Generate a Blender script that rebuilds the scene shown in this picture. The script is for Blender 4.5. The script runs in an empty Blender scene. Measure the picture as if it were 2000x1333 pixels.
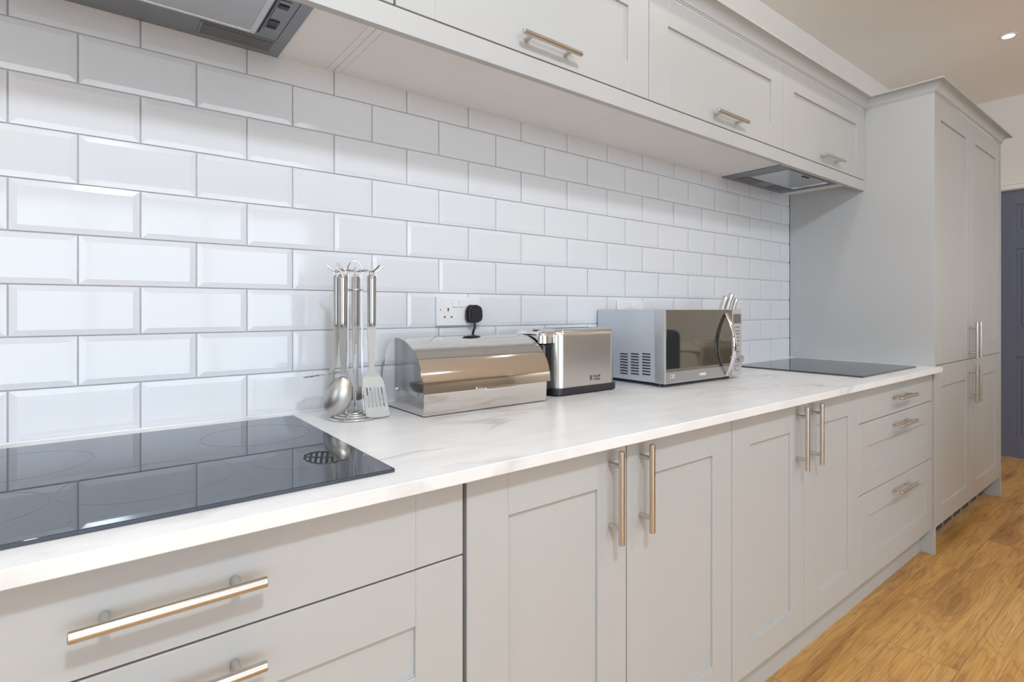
import bpy, bmesh, math, random
from mathutils import Vector, Matrix
random.seed(7)
S = bpy.context.scene
COL = S.collection
H = 0.85            # height of the worktop surface above the floor
pi = math.pi

# ------------------------------------------------------------------ camera
cam_d = bpy.data.cameras.new('camera')
cam = bpy.data.objects.new('camera', cam_d); COL.objects.link(cam)
cam_d.sensor_width = 36.0
cam_d.lens = 1077.7 * 36 / 2000
cam_d.shift_x = (1000 - 1088.5) / 2000
cam_d.shift_y = (604.9 - 666.5) / 2000
cam_d.clip_start = 0.02
yaw = 0.8692        # between the run of cabinets and the optical axis
cam.location = (0.1212, -1.4772, H + 0.2571)
cam.rotation_euler = (pi/2, 0, yaw - pi/2)
S.camera = cam

# ------------------------------------------------------------------ light
W = bpy.data.worlds.new('world'); S.world = W; W.use_nodes = True
W.node_tree.nodes['Background'].inputs[0].default_value = (0.75, 0.87, 1.0, 1)
W.node_tree.nodes['Background'].inputs[1].default_value = 1.0
S.view_settings.view_transform = 'Standard'
S.view_settings.look = 'None'
S.view_settings.gamma = 1.0
S.view_settings.use_curve_mapping = False
S.view_settings.exposure = 0.55
S.cycles.max_bounces = 10
S.cycles.diffuse_bounces = 6
S.cycles.glossy_bounces = 6
S.cycles.sample_clamp_indirect = 6.0
S.cycles.use_denoising = True
S.cycles.caustics_reflective = False
S.cycles.caustics_refractive = False

def area_light(name, loc, rot, sx, sy, power, color):
    d = bpy.data.lights.new(name, 'AREA'); d.shape = 'RECTANGLE'
    d.size = sx; d.size_y = sy; d.energy = power; d.color = color
    o = bpy.data.objects.new(name, d); COL.objects.link(o)
    o.location = loc; o.rotation_euler = rot
    return o
CEIL = H + 1.84
# daylight outside the patio windows, opposite the kitchen run and on the left
WIN_POWER = 76; SIDE_POWER = 12
FLASH_GLOW = 208; FLASH_COL = (0.815, 0.91, 1.0)
FLASH_POS = (0.2, -2.25, H + 1.70)  # unseen key light, added in place of a flash bounced off the ceiling
SPOT_POWER = 17.0
DAY = (0.80, 0.90, 1.0)
WARM = (1.0, 0.93, 0.86)
area_light('daylight_garden', (0.1, -6.65, 1.25), (pi/2, 0, 0), 4.6, 2.2, WIN_POWER, DAY)
area_light('daylight_side', (-2.95, -2.4, 1.35), (pi/2, 0, -pi/2), 2.2, 1.9, SIDE_POWER, DAY)
SPOTS = [(x, -0.724) for x in (-1.83, 0.17, 2.17, 4.17)] + [(2.17, -2.35), (4.17, -2.35), (0.475, -5.45), (4.83, -5.45)]

# ------------------------------------------------------------------ materials
M = {}
def mat(name, color=(0.8, 0.8, 0.8), rough=0.5, metal=0.0, coat=0.0, spec=0.5, emit=None, ior=1.5):
    m = bpy.data.materials.new(name); m.use_nodes = True
    b = m.node_tree.nodes['Principled BSDF']
    b.inputs['Base Color'].default_value = (*color, 1)
    b.inputs['Roughness'].default_value = rough
    b.inputs['Metallic'].default_value = metal
    b.inputs['Coat Weight'].default_value = coat
    b.inputs['Coat Roughness'].default_value = 0.05
    b.inputs['Specular IOR Level'].default_value = spec
    b.inputs['IOR'].default_value = ior
    if emit:
        b.inputs['Emission Color'].default_value = (*emit[0], 1)
        b.inputs['Emission Strength'].default_value = emit[1]
    M[name] = m
    return m
class NT:
    """tiny helper around a material node tree"""
    def __init__(s, m): s.t = m.node_tree; s.b = s.t.nodes['Principled BSDF']
    def n(s, kind, **kw):
        nd = s.t.nodes.new(kind)
        for k, v in kw.items():
            if k in nd.inputs.keys(): nd.inputs[k].default_value = v
            else: setattr(nd, k, v)
        return nd
    def l(s, a, b): s.t.links.new(a, b)
    def coords(s, scale=(1, 1, 1), rot=(0, 0, 0), loc=(0, 0, 0)):
        tc = s.n('ShaderNodeTexCoord'); mp = s.n('ShaderNodeMapping')
        mp.inputs['Scale'].default_value = scale; mp.inputs['Rotation'].default_value = rot
        mp.inputs['Location'].default_value = loc
        s.l(tc.outputs['Object'], mp.inputs['Vector']); return mp.outputs['Vector']
    def ramp(s, fac, stops):
        r = s.n('ShaderNodeValToRGB'); e = r.color_ramp.elements
        while len(e) < len(stops): e.new(0.5)
        for i, (p, c) in enumerate(stops):
            e[i].position = p; e[i].color = (*c, 1) if len(c) == 3 else c
        s.l(fac, r.inputs['Fac']); return r.outputs['Color']
    def mix(s, fac, a, b, mode='MIX'):
        m = s.n('ShaderNodeMix'); m.data_type = 'RGBA'; m.blend_type = mode
        for key, v in ((0, fac), (6, a), (7, b)):
            if hasattr(v, 'links'): s.l(v, m.inputs[key])
            elif key == 0: m.inputs[0].default_value = v
            else: m.inputs[key].default_value = (*v, 1)
        return m.outputs[2]
    def math(s, op, a, b=0.0):
        m = s.n('ShaderNodeMath'); m.operation = op
        for i, v in enumerate((a, b)):
            if hasattr(v, 'links'): s.l(v, m.inputs[i])
            else: m.inputs[i].default_value = v
        return m.outputs[0]
    def bump(s, h, strength, dist=0.001):
        b = s.n('ShaderNodeBump'); b.inputs['Strength'].default_value = strength
        b.inputs['Distance'].default_value = dist
        s.l(h, b.inputs['Height']); s.l(b.outputs['Normal'], s.b.inputs['Normal'])

def noisy(m, scale, c1, c2, bump=0.0, stretch=(1, 1, 1)):
    n = NT(m); v = n.coords(stretch)
    t = n.n('ShaderNodeTexNoise', Scale=scale, Detail=4.0)
    n.l(v, t.inputs['Vector'])
    n.l(n.ramp(t.outputs['Fac'], [(0.3, c1), (0.7, c2)]), n.b.inputs['Base Color'])
    if bump: n.bump(t.outputs['Fac'], bump, 0.0005)
    return m

CAB = (0.478, 0.492, 0.498)
noisy(mat('cabinet_paint', CAB, 0.42), 3.0, tuple(c*0.99 for c in CAB), tuple(c*1.01 for c in CAB))
noisy(mat('under_panel', (0.84, 0.855, 0.86), 0.5), 5, (0.83, 0.845, 0.85), (0.85, 0.865, 0.87))
mat('gap_dark', (0.05, 0.05, 0.05), 0.8)
m = mat('tile_glaze', (0.715, 0.745, 0.79), 0.07, coat=0.0, ior=1.47)
n = NT(m); t = n.n('ShaderNodeTexNoise', Scale=9.0, Detail=1.0); n.l(n.coords(), t.inputs['Vector']); n.bump(t.outputs['Fac'], 0.10, 0.002)
noisy(mat('grout', (0.50, 0.50, 0.52), 0.9), 60, (0.47, 0.47, 0.49), (0.54, 0.54, 0.56))
noisy(mat('wall_paint', (0.80, 0.79, 0.77), 0.8), 4, (0.79, 0.78, 0.76), (0.81, 0.80, 0.78))
noisy(mat('ceiling_paint', (0.90, 0.86, 0.81), 0.85), 4, (0.89, 0.85, 0.80), (0.91, 0.87, 0.82))
noisy(mat('wall_taupe', (0.42, 0.40, 0.37), 0.8), 4, (0.41, 0.39, 0.36), (0.43, 0.41, 0.38))
mat('white_gloss', (0.82, 0.82, 0.80), 0.3)
mat('white_plastic', (0.80, 0.81, 0.84), 0.25)
mat('slate_blue', (0.135, 0.150, 0.210), 0.4)
mat('brushed_nickel', (0.62, 0.585, 0.54), 0.27, 1.0)
mat('chrome', (0.80, 0.81, 0.83), 0.08, 1.0)
mat('mirror_steel', (0.72, 0.70, 0.67), 0.05, 1.0)
mat('side_steel', (0.50, 0.50, 0.50), 0.10, 1.0)
mat('brushed_steel', (0.66, 0.65, 0.63), 0.28, 1.0)
n = NT(M['brushed_steel']); t = n.n('ShaderNodeTexNoise', Scale=60.0, Detail=3.0)
n.l(n.coords((1, 1, 22)), t.inputs['Vector']); n.bump(t.outputs['Fac'], 0.12, 0.0006)
mat('satin_steel', (0.52, 0.51, 0.49), 0.36, 1.0)
mat('hood_metal', (0.27, 0.29, 0.31), 0.35, 0.8)
m = mat('hood_mesh', (0.62, 0.63, 0.65), 0.4, 0.9)
n = NT(m); c = n.n('ShaderNodeTexChecker', Scale=420.0, Color1=(0.66, 0.67, 0.69, 1), Color2=(0.40, 0.41, 0.43, 1))
n.l(n.coords((1, 1, 0.001), (0, 0, 0.6)), c.inputs['Vector']); n.l(c.outputs['Color'], n.b.inputs['Base Color'])
mat('hood_silver', (0.68, 0.69, 0.71), 0.25, 0.9)
mat('lamp_lens', (0.10, 0.10, 0.105), 0.35)
mat('hob_glass', (0.012, 0.014, 0.020), 0.02, 0.0, ior=2.1)
M['hob_glass'].node_tree.nodes['Principled BSDF'].inputs['Specular Tint'].default_value = (0.72, 0.83, 1.0, 1)
mat('hob_edge', (0.02, 0.022, 0.028), 0.2)
mat('hob_mark', (0.10, 0.10, 0.11), 0.35)
mat('black_plastic', (0.018, 0.019, 0.022), 0.3)
mat('black_gloss', (0.010, 0.011, 0.014), 0.06)
mat('blade_steel', (0.36, 0.345, 0.325), 0.48, 1.0)
mat('grip_steel', (0.46, 0.445, 0.425), 0.22, 1.0)
mat('micro_side', (0.60, 0.65, 0.71), 0.42, 0.35)
mat('micro_silver', (0.60, 0.61, 0.63), 0.3, 0.7)
mat('micro_glass', (0.22, 0.212, 0.195), 0.03, 0.9)
mat('micro_sill', (0.42, 0.43, 0.44), 0.2, 0.8)
mat('display', (0.12, 0.11, 0.13), 0.15)
mat('print_dark', (0.06, 0.06, 0.06), 0.5)
mat('print_white', (0.85, 0.85, 0.85), 0.5)
mat('slot_dark', (0.02, 0.02, 0.025), 0.7)
mat('lamp_glow', (1, 1, 1), 0.5, emit=((1.0, 0.93, 0.82), 14))
noisy(mat('chair_fabric', (0.55, 0.50, 0.40), 0.9), 90, (0.50, 0.45, 0.36), (0.60, 0.54, 0.44), 0.4)
noisy(mat('navy_fabric', (0.02, 0.05, 0.12), 0.9), 90, (0.015, 0.045, 0.10), (0.03, 0.065, 0.14), 0.4)
mat('table_white', (0.78, 0.77, 0.74), 0.35)
mat('table_leg', (0.75, 0.74, 0.71), 0.4)
mat('oak_leg', (0.40, 0.25, 0.12), 0.5)
mat('ceramic', (0.80, 0.77, 0.70), 0.15)

# white marble laminate
m = mat('marble', (0.80, 0.80, 0.80), 0.28)
n = NT(m); v = n.coords((1.0, 2.2, 1.0), (0, 0, 0.95))
wn = n.n('ShaderNodeTexNoise', Scale=1.6, Detail=5.0, Roughness=0.6)
n.l(v, wn.inputs['Vector'])
vm = n.mix(0.22, v, wn.outputs['Color'])
t = n.n('ShaderNodeTexNoise', Scale=2.3, Detail=6.0, Roughness=0.5); n.l(vm, t.inputs['Vector'])
ridge = n.math('ABSOLUTE', n.math('SUBTRACT', t.outputs['Fac'], 0.5))
vein = n.ramp(ridge, [(0.0, (1, 1, 1)), (0.030, (0, 0, 0))])
pt = n.n('ShaderNodeTexNoise', Scale=3.1, Detail=2.0); n.l(n.coords((1, 1.6, 1), (0, 0, 0.9), (3, 1, 0)), pt.inputs['Vector'])
patch = n.ramp(pt.outputs['Fac'], [(0.44, (0, 0, 0)), (0.62, (1, 1, 1))])
cl = n.n('ShaderNodeTexNoise', Scale=7.0, Detail=5.0); n.l(n.coords((1, 2.5, 1), (0, 0, 0.9)), cl.inputs['Vector'])
cloud = n.ramp(cl.outputs['Fac'], [(0.35, (0.79, 0.81, 0.835)), (0.65, (0.86, 0.875, 0.89))])
fac = n.math('MULTIPLY', n.math('MULTIPLY', vein, patch), 0.62)
n.l(n.mix(fac, cloud, (0.46, 0.45, 0.44)), n.b.inputs['Base Color'])

# oak laminate planks running along the kitchen
m = mat('oak_floor', (0.5, 0.3, 0.12), 0.42)
n = NT(m); v = n.coords((1, 1, 1), (0, 0, 0), (0.35, 0.02, 0))
br = n.n('ShaderNodeTexBrick', Scale=1.0)
br.offset = 0.37; br.inputs['Brick Width'].default_value = 1.25; br.inputs['Row Height'].default_value = 0.192
br.inputs['Mortar Size'].default_value = 0.0012; br.inputs['Mortar Smooth'].default_value = 0.1
br.inputs['Color1'].default_value = (0, 0, 0, 1); br.inputs['Color2'].default_value = (1, 1, 1, 1); br.inputs['Mortar'].default_value = (0.5, 0.5, 0.5, 1)
n.l(v, br.inputs['Vector'])
sep = n.n('ShaderNodeSeparateXYZ'); n.l(v, sep.inputs[0])
rnd = n.math('MULTIPLY', n.math('ADD', br.outputs['Color'], 0.0), 9.7)
# stretched, per-plank shifted coordinates
cx = n.n('ShaderNodeCombineXYZ')
n.l(n.math('ADD', n.math('MULTIPLY', sep.outputs[0], 0.85), rnd), cx.inputs[0])
n.l(n.math('MULTIPLY', sep.outputs[1], 5.6), cx.inputs[1]); n.l(rnd, cx.inputs[2])
warp = n.n('ShaderNodeTexNoise', Scale=1.7, Detail=2.5, Roughness=0.45); n.l(cx.outputs[0], warp.inputs['Vector'])
rings = n.math('FRACT', n.math('MULTIPLY', warp.outputs['Fac'], 16.0))
ringc = n.ramp(rings, [(0.0, (0.55, 0.52, 0.48)), (0.12, (0.84, 0.83, 0.81)), (0.5, (1, 1, 1)), (0.85, (0.90, 0.89, 0.87)), (1.0, (0.60, 0.57, 0.53))])
cf = n.n('ShaderNodeCombineXYZ')
n.l(n.math('ADD', n.math('MULTIPLY', sep.outputs[0], 3.0), rnd), cf.inputs[0]); n.l(n.math('MULTIPLY', sep.outputs[1], 130.0), cf.inputs[1]); n.l(rnd, cf.inputs[2])
fine = n.n('ShaderNodeTexNoise', Scale=1.6, Detail=5.0, Roughness=0.65); n.l(cf.outputs[0], fine.inputs['Vector'])
finec = n.ramp(fine.outputs['Fac'], [(0.34, (0.62, 0.59, 0.56)), (0.60, (1, 1, 1))])
big = n.n('ShaderNodeTexNoise', Scale=1.7, Detail=3.0); n.l(cx.outputs[0], big.inputs['Vector'])
base = n.ramp(big.outputs['Fac'], [(0.30, (0.42, 0.215, 0.065)), (0.48, (0.70, 0.395, 0.120)), (0.70, (0.80, 0.49, 0.175))])
vo = n.n('ShaderNodeTexVoronoi', Scale=1.0); n.l(cx.outputs[0], vo.inputs['Vector'])
knot = n.ramp(vo.outputs['Distance'], [(0.0, (0.16, 0.13, 0.11)), (0.05, (0.40, 0.36, 0.33)), (0.20, (1, 1, 1))])
plank = n.ramp(br.outputs['Color'], [(0.0, (0.86, 0.84, 0.82)), (1.0, (1.0, 1.0, 1.0))])
c1 = n.mix(0.55, base, ringc, 'MULTIPLY'); c2 = n.mix(0.85, c1, finec, 'MULTIPLY')
c3 = n.mix(0.8, c2, knot, 'MULTIPLY'); c4 = n.mix(0.9, c3, plank, 'MULTIPLY')
c5 = n.mix(n.math('MULTIPLY', br.outputs['Fac'], 0.6), c4, (0.13, 0.075, 0.03))
n.l(c5, n.b.inputs['Base Color']); n.bump(fine.outputs['Fac'], 0.15, 0.0006)

# ------------------------------------------------------------------ mesh helpers
def tmp_add(dst, src, mx=None):
    if mx is not None: bmesh.ops.transform(src, matrix=mx, verts=src.verts)
    vm = {}
    for v in src.verts: vm[v] = dst.verts.new(v.co)
    for f in src.faces:
        try: dst.faces.new([vm[v] for v in f.verts])
        except ValueError: pass
    src.free()

class MB:
    def __init__(s): s.bm = bmesh.new()
    def box(s, x0, x1, y0, y1, z0, z1, bev=0.0, seg=2, which=None, mx=None):
        b = bmesh.new()
        bmesh.ops.create_cube(b, size=1.0)
        for v in b.verts:
            v.co = Vector(((x0+x1)/2 + v.co.x*(x1-x0), (y0+y1)/2 + v.co.y*(y1-y0), (z0+z1)/2 + v.co.z*(z1-z0)))
        if bev:
            es = b.edges[:] if which is None else [e for e in b.edges if which((e.verts[0].co, e.verts[1].co))]
            bmesh.ops.bevel(b, geom=es, offset=bev, segments=seg, profile=0.5, affect='EDGES')
        tmp_add(s.bm, b, mx); return s
    def cyl(s, p0, p1, r, r2=None, seg=20, caps=True):
        p0, p1 = Vector(p0), Vector(p1); d = p1 - p0
        q = d.to_track_quat('Z', 'Y').to_matrix().to_4x4()
        b = bmesh.new()
        bmesh.ops.create_cone(b, cap_ends=caps, cap_tris=False, segments=seg, radius1=r, radius2=r if r2 is None else r2, depth=d.length)
        tmp_add(s.bm, b, Matrix.Translation((p0+p1)/2) @ q); return s
    def tube(s, pts, r, seg=8, closed=False, radii=None, flat=None):
        pts = [Vector(p) for p in pts]; n_ = len(pts); rings = []
        up = None
        for i, p in enumerate(pts):
            if closed: t = pts[(i+1) % n_] - pts[i-1]
            else: t = pts[min(i+1, n_-1)] - pts[max(i-1, 0)]
            t.normalize()
            if up is None: up = Vector((0, 0, 1)) if abs(t.z) < 0.9 else Vector((1, 0, 0))
            a = t.cross(up); 
            if a.length < 1e-5: a = t.cross(Vector((0, 1, 0)))
            a.normalize(); bb = a.cross(t).normalized(); up = bb
            rr = radii[i] if radii else r; fl = flat if flat else 1.0
            rings.append([s.bm.verts.new(p + a*math.cos(2*pi*k/seg)*rr + bb*math.sin(2*pi*k/seg)*rr*fl) for k in range(seg)])
        m_ = n_ if closed else n_-1
        for i in range(m_):
            A, B = rings[i], rings[(i+1) % n_]
            for k in range(seg): s.bm.faces.new((A[k], A[(k+1) % seg], B[(k+1) % seg], B[k]))
        if not closed:
            s.bm.faces.new(rings[0][::-1]); s.bm.faces.new(rings[-1])
        return s
    def ring(s, c, R, r, seg=40, ts=8):
        return s.tube([(c[0]+R*math.cos(2*pi*k/seg), c[1]+R*math.sin(2*pi*k/seg), c[2]) for k in range(seg)], r, ts, closed=True)
    def lathe(s, prof, c=(0, 0, 0), seg=32):
        """profile of (radius, z) turned about a vertical axis through c"""
        rows = []
        for r, z in prof:
            if r < 1e-6: rows.append([s.bm.verts.new((c[0], c[1], c[2]+z))])
            else: rows.append([s.bm.verts.new((c[0]+r*math.cos(2*pi*k/seg), c[1]+r*math.sin(2*pi*k/seg), c[2]+z)) for k in range(seg)])
        for A, B in zip(rows, rows[1:]):
            for k in range(seg):
                k2 = (k+1) % seg
                if len(A) == 1: s.bm.faces.new((A[0], B[k2], B[k]))
                elif len(B) == 1: s.bm.faces.new((A[k], A[k2], B[0]))
                else: s.bm.faces.new((A[k], A[k2], B[k2], B[k]))
        return s
    def prism(s, poly, axis, a, b):
        """polygon in the plane across `axis`, swept from a to b"""
        def P(p, t):
            if axis == 'x': return (t, p[0], p[1])
            if axis == 'y': return (p[0], t, p[1])
            return (p[0], p[1], t)
        A = [s.bm.verts.new(P(p, a)) for p in poly]; B = [s.bm.verts.new(P(p, b)) for p in poly]
        k = len(poly)
        for i in range(k): s.bm.faces.new((A[i], A[(i+1) % k], B[(i+1) % k], B[i]))
        s.bm.faces.new(A[::-1]); s.bm.faces.new(B)
        return s
    def quad(s, *pts):
        s.bm.faces.new([s.bm.verts.new(p) for p in pts]); return s
    def build(s, name, material, parent=None, local=False, smooth=40, org=None):
        bmesh.ops.recalc_face_normals(s.bm, faces=s.bm.faces)
        me = bpy.data.meshes.new(name)
        if not local:
            if org is None:
                org = Vector((0, 0, 0))
                r = parent
                while r is not None:
                    org = org + r.location; r = r.parent
            bmesh.ops.translate(s.bm, vec=-Vector(org), verts=s.bm.verts)
        s.bm.to_mesh(me); s.bm.free()
        wn_ = bool(smooth)
        if smooth:
            me.polygons.foreach_set('use_smooth', [True]*len(me.polygons))
            me.set_sharp_from_angle(angle=math.radians(smooth))
        me.materials.append(M[material] if isinstance(material, str) else material)
        o = bpy.data.objects.new(name, me); COL.objects.link(o)
        if wn_:
            w_ = o.modifiers.new('weighted', 'WEIGHTED_NORMAL'); w_.keep_sharp = True; w_.weight = 80
        if parent is not None: o.parent = parent
        elif org is not None: o.location = org
        return o

def thing(name, label, cat, loc, rotz=0, group=None):
    o = bpy.data.objects.new(name, None); COL.objects.link(o)
    o.empty_display_size = 0.05
    o.location = loc; o.rotation_euler = (0, 0, rotz)
    return tag(o, label, cat, group)
def tag(o, label, cat, group=None):
    o['label'] = label; o['category'] = cat
    if group: o['group'] = group
    return o
def struct(o, label=None):
    o['kind'] = 'structure'
    if label: o['label'] = label
    return o
def copy_tree(o, parent=None):
    c = o.copy(); COL.objects.link(c); c.parent = parent
    for ch in list(o.children): copy_tree(ch, c)
    return c
def text_mesh(txt, size, depth, mx, bold=0.0):
    cu = bpy.data.curves.new('t', 'FONT'); cu.body = txt; cu.size = size; cu.extrude = depth; cu.offset = bold
    cu.align_x = 'CENTER'; cu.align_y = 'CENTER'
    ob = bpy.data.objects.new('t', cu); COL.objects.link(ob)
    dg = bpy.context.evaluated_depsgraph_get()
    me = bpy.data.meshes.new_from_object(ob.evaluated_get(dg))
    bpy.data.objects.remove(ob); me.transform(mx)
    bm = bmesh.new(); bm.from_mesh(me); bpy.data.meshes.remove(me)
    mb = MB(); mb.bm = bm
    return mb

# ------------------------------------------------------------------ room shell
XL, XR, YF = -2.7, 5.34, -6.4
YD = -0.672         # plane of the base doors
YU = -0.382         # plane of the wall cabinet doors
b = MB(); b.box(XL-.1, XR+.1, YF-.1, .15, -.1, 0); struct(b.build('floor', 'oak_floor', smooth=0))
b = MB(); b.box(XL-.1, XR+.1, YF-.1, .15, CEIL, CEIL+.1); struct(b.build('ceiling', 'ceiling_paint', smooth=0))
b = MB(); b.box(XL-.1, XR+.1, .012, .15, 0, CEIL); struct(b.build('wall_back', 'wall_paint', smooth=0))
# right hand wall with the doorway
DY0, DY1, DZ = -.44, -1.22, H+1.148
b = MB(); b.box(XR, XR+.12, DY0, .012, 0, CEIL); b.box(XR, XR+.12, YF, DY1, 0, CEIL); b.box(XR, XR+.12, DY1, DY0, DZ, CEIL)
struct(b.build('wall_right', 'wall_paint', smooth=0))
# left wall with a window
b = MB(); b.box(XL-.12, XL, YF, -3.5, 0, CEIL); b.box(XL-.12, XL, -1.3, .012, 0, CEIL)
b.box(XL-.12, XL, -3.5, -1.3, 0, .4); b.box(XL-.12, XL, -3.5, -1.3, 2.3, CEIL)
struct(b.build('wall_left', 'wall_taupe', smooth=0))
# garden side wall with patio windows
b = MB(); b.box(XL, -2.2, YF-.12, YF, 0, CEIL); b.box(2.4, XR, YF-.12, YF, 0, CEIL)
b.box(-2.2, 2.4, YF-.12, YF, 2.35, CEIL); b.box(-2.2, 2.4, YF-.12, YF, 0, .15)
struct(b.build('wall_front', 'wall_taupe', smooth=0))
def window(name, x0, x1, z0, z1, y, n_, horizontal=True):
    b = MB(); t = .05
    def bx(a0, a1, c0, c1):
        if horizontal: b.box(a0, a1, y-.07, y-.02, c0, c1, .004)
        else: b.box(y-.07, y-.02, a0, a1, c0, c1, .004)
    bx(x0, x1, z0, z0+t); bx(x0, x1, z1-t, z1)
    for k in range(n_+1):
        c = x0 + t/2 + (x1-x0-t)*k/n_
        bx(c-t/2, c+t/2, z0+t, z1-t)
    return struct(b.build(name, 'white_gloss'))
window('window_1', -2.2, 2.4, .15, 2.35, YF, 4)
window('window_2', -3.5, -1.3, .4, 2.3, XL, 2, False)

# six panel door on the right wall
b = MB(); th = .04; xf = XR+.02
b.box(xf+.008, xf+th, DY1+.012, DY0-.004, .006, DZ-.004, .001)
w = DY0-DY1; zs = [(.006, H-.703), (H-.091, H+.107), (H+.707, H+.824), (H+1.036, DZ-.004)]
for y0, y1 in ((DY0-.108, DY0-.004), (DY0-.108-.225-.115, DY0-.108-.225), (DY1+.012, DY1+.11)):
    b.box(xf, xf+.02, y0, y1, .006, DZ-.004, .003)
for z0, z1 in zs:
    for y0, y1 in ((DY0-.333, DY0-.108), (DY1+.11, DY0-.448)): b.box(xf, xf+.02, y0-.0005, y1+.0005, z0, z1, .0005)
for y1, y0 in ((DY0-.108, DY0-.333), (DY0-.448, DY1+.11)):
    for z0, z1 in ((H-.703, H-.091), (H+.107, H+.707), (H+.824, H+1.036)):
        b.box(xf+.002, xf+.02, y0+.03, y1-.03, z0+.03, z1-.03, .006, 1)
d = struct(b.build('door_1', 'slate_blue'), 'slate blue six panel door beyond the tall cupboard')
b = MB(); b.cyl((xf, DY1+.06, 1.0), (xf-.008, DY1+.06, 1.0), .025); b.cyl((xf-.008, DY1+.06, 1.0), (xf-.05, DY1+.06, 1.0), .009)
b.tube([(xf-.045, DY1+.06, 1.0), (xf-.05, DY1+.10, 1.0), (xf-.05, DY1+.17, 1.0)], .009, 12)
b.build('door_handle', 'satin_steel', d)
b = MB()
for y0, y1 in ((DY0, DY0+.07), (DY1-.07, DY1)): b.box(XR-.018, XR, y0, y1, 0, DZ+.045, .004)
b.box(XR-.018, XR, DY1-.07, DY0+.07, DZ, DZ+.045, .004); b.box(XR-.026, XR, DY1-.085, DY0+.085, DZ+.032, DZ+.052, .006)
b.box(XR, XR+.12, DY0-.004, DY0, 0, DZ); b.box(XR, XR+.12, DY1, DY1+.012, 0, DZ); b.box(XR, XR+.12, DY1, DY0, DZ-.004, DZ)
struct(b.build('trim_1', 'white_gloss'), 'white architrave around the slate blue door')

# ------------------------------------------------------------------ tiled splashback
b = MB(); b.box(-1.9, 3.02, .003, .012, H-.01, H+.93); struct(b.build('trim_2', 'grout', smooth=0), 'grey grout bed of the metro tiles')
bm = bmesh.new()
PW, PH, gap, bw = .202, .102, .003, .0115
def tile(x0, x1, z0, z1, cutl=False, cutr=False, cutt=False):
    x0c, x1c = max(x0, -1.9), min(x1, 3.018)
    if x1c - x0c < .004: return
    cutr = x1c < x1 - 1e-6; cutl = x0c > x0 + 1e-6
    il = 0 if cutl else bw; ir = 0 if cutr else bw; it = 0 if cutt else bw
    if x1c - x0c < bw + .002: il = ir = (x1c-x0c)*.4
    rz, rx = random.gauss(0, .0022), random.gauss(0, .0022)
    cxm, czm = (x0c+x1c)/2, (z0+z1)/2
    def P(x, y, z): return bm.verts.new((x, y + (x-cxm)*rz + (z-czm)*rx, z))
    e = .0012
    back = [P(x, .0035, z) for x, z in ((x0c, z0), (x1c, z0), (x1c, z1), (x0c, z1))]
    rim = [P(x, -.0003, z) for x, z in ((x0c, z0), (x1c, z0), (x1c, z1), (x0c, z1))]
    X0, X1, Z0, Z1 = x0c+il, x1c-ir, z0+bw, z1-it
    m1 = [P(x, -.0020, z) for x, z in ((X0, Z0), (X1, Z0), (X1, Z1), (X0, Z1))]
    for A, B in ((back, rim), (rim, m1)):
        for k in range(4):
            try: bm.faces.new((A[k], A[(k+1) % 4], B[(k+1) % 4], B[k]))
            except ValueError: pass
    bm.faces.new(m1)
for k in range(9):
    n0 = 0 if k % 2 == 0 else 1
    z0 = H + k*PH + gap/2; z1 = H + (k+1)*PH - gap/2
    if k == 8: z1 = H + .8785
    for j in range(-10, 16):
        x0 = (n0 + 2*j)*.101
        tile(x0+gap/2, x0+PW-gap/2, z0, z1, cutt=(k == 8))
mb = MB(); mb.bm = bm
struct(mb.build('wall_splashback', 'tile_glaze', smooth=0), 'glossy white bevelled metro tiles laid in brick bond')
b = MB(); b.box(-1.9, 3.02, -.006, .002, H-.0005, H+.004, .002); struct(b.build('trim_3', 'white_plastic'), 'white sealant line between tiles and worktop')

# ------------------------------------------------------------------ cabinet pieces
REC = .007
def shaker(b, x0, x1, z0, z1, yf, st=.085, rt=.085, rb=.085, th=.02, recess=True):
    """shaker front, face at yf, authored as stiles and rails around a set back panel"""
    bv = .0012; s_ = 1
    b.box(x0, x0+st, yf, yf+th, z0, z1, bv, s_); b.box(x1-st, x1, yf, yf+th, z0, z1, bv, s_)
    if recess:
        b.box(x0+st-.0002, x1-st+.0002, yf, yf+th, z1-rt, z1, bv*.6, s_); b.box(x0+st-.0002, x1-st+.0002, yf, yf+th, z0, z0+rb, bv*.6, s_)
        b.box(x0+st-.001, x1-st+.001, yf+REC, yf+th-.001, z0+rb-.001, z1-rt+.001)
        # little bead at the foot of the recess
        b.box(x0+st, x1-st, yf+REC-.002, yf+REC, z0+rb, z0+rb+.003)
    else:
        b.box(x0+st-.0002, x1-st+.0002, yf, yf+th, z0, z1, bv*.6, s_)
    return b
def bar_handle(parent, c, length, vertical, yf, post=.064, r=.0067):
    x, z = c; y = yf - .034; b = MB(); h = length/2
    if vertical:
        b.tube([(x, y, z-h), (x, y, z-h+.001), (x, y, z+h-.001), (x, y, z+h)], r, 20, radii=[r*.85, r, r, r*.85])
        for s_ in (-1, 1): b.cyl((x, yf, z+s_*post), (x, y+.003, z+s_*post), .0052)
    else:
        b.tube([(x-h, y, z), (x-h+.001, y, z), (x+h-.001, y, z), (x+h, y, z)], r, 20, radii=[r*.85, r, r, r*.85])
        for s_ in (-1, 1): b.cyl((x+s_*post, yf, z), (x+s_*post, y+.003, z), .0052)
    o = b.build('handle', 'brushed_nickel', parent); return o
g = .0015
ZB, ZT = -.727, -.0245      # foot and head of the base doors, below the worktop surface
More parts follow.
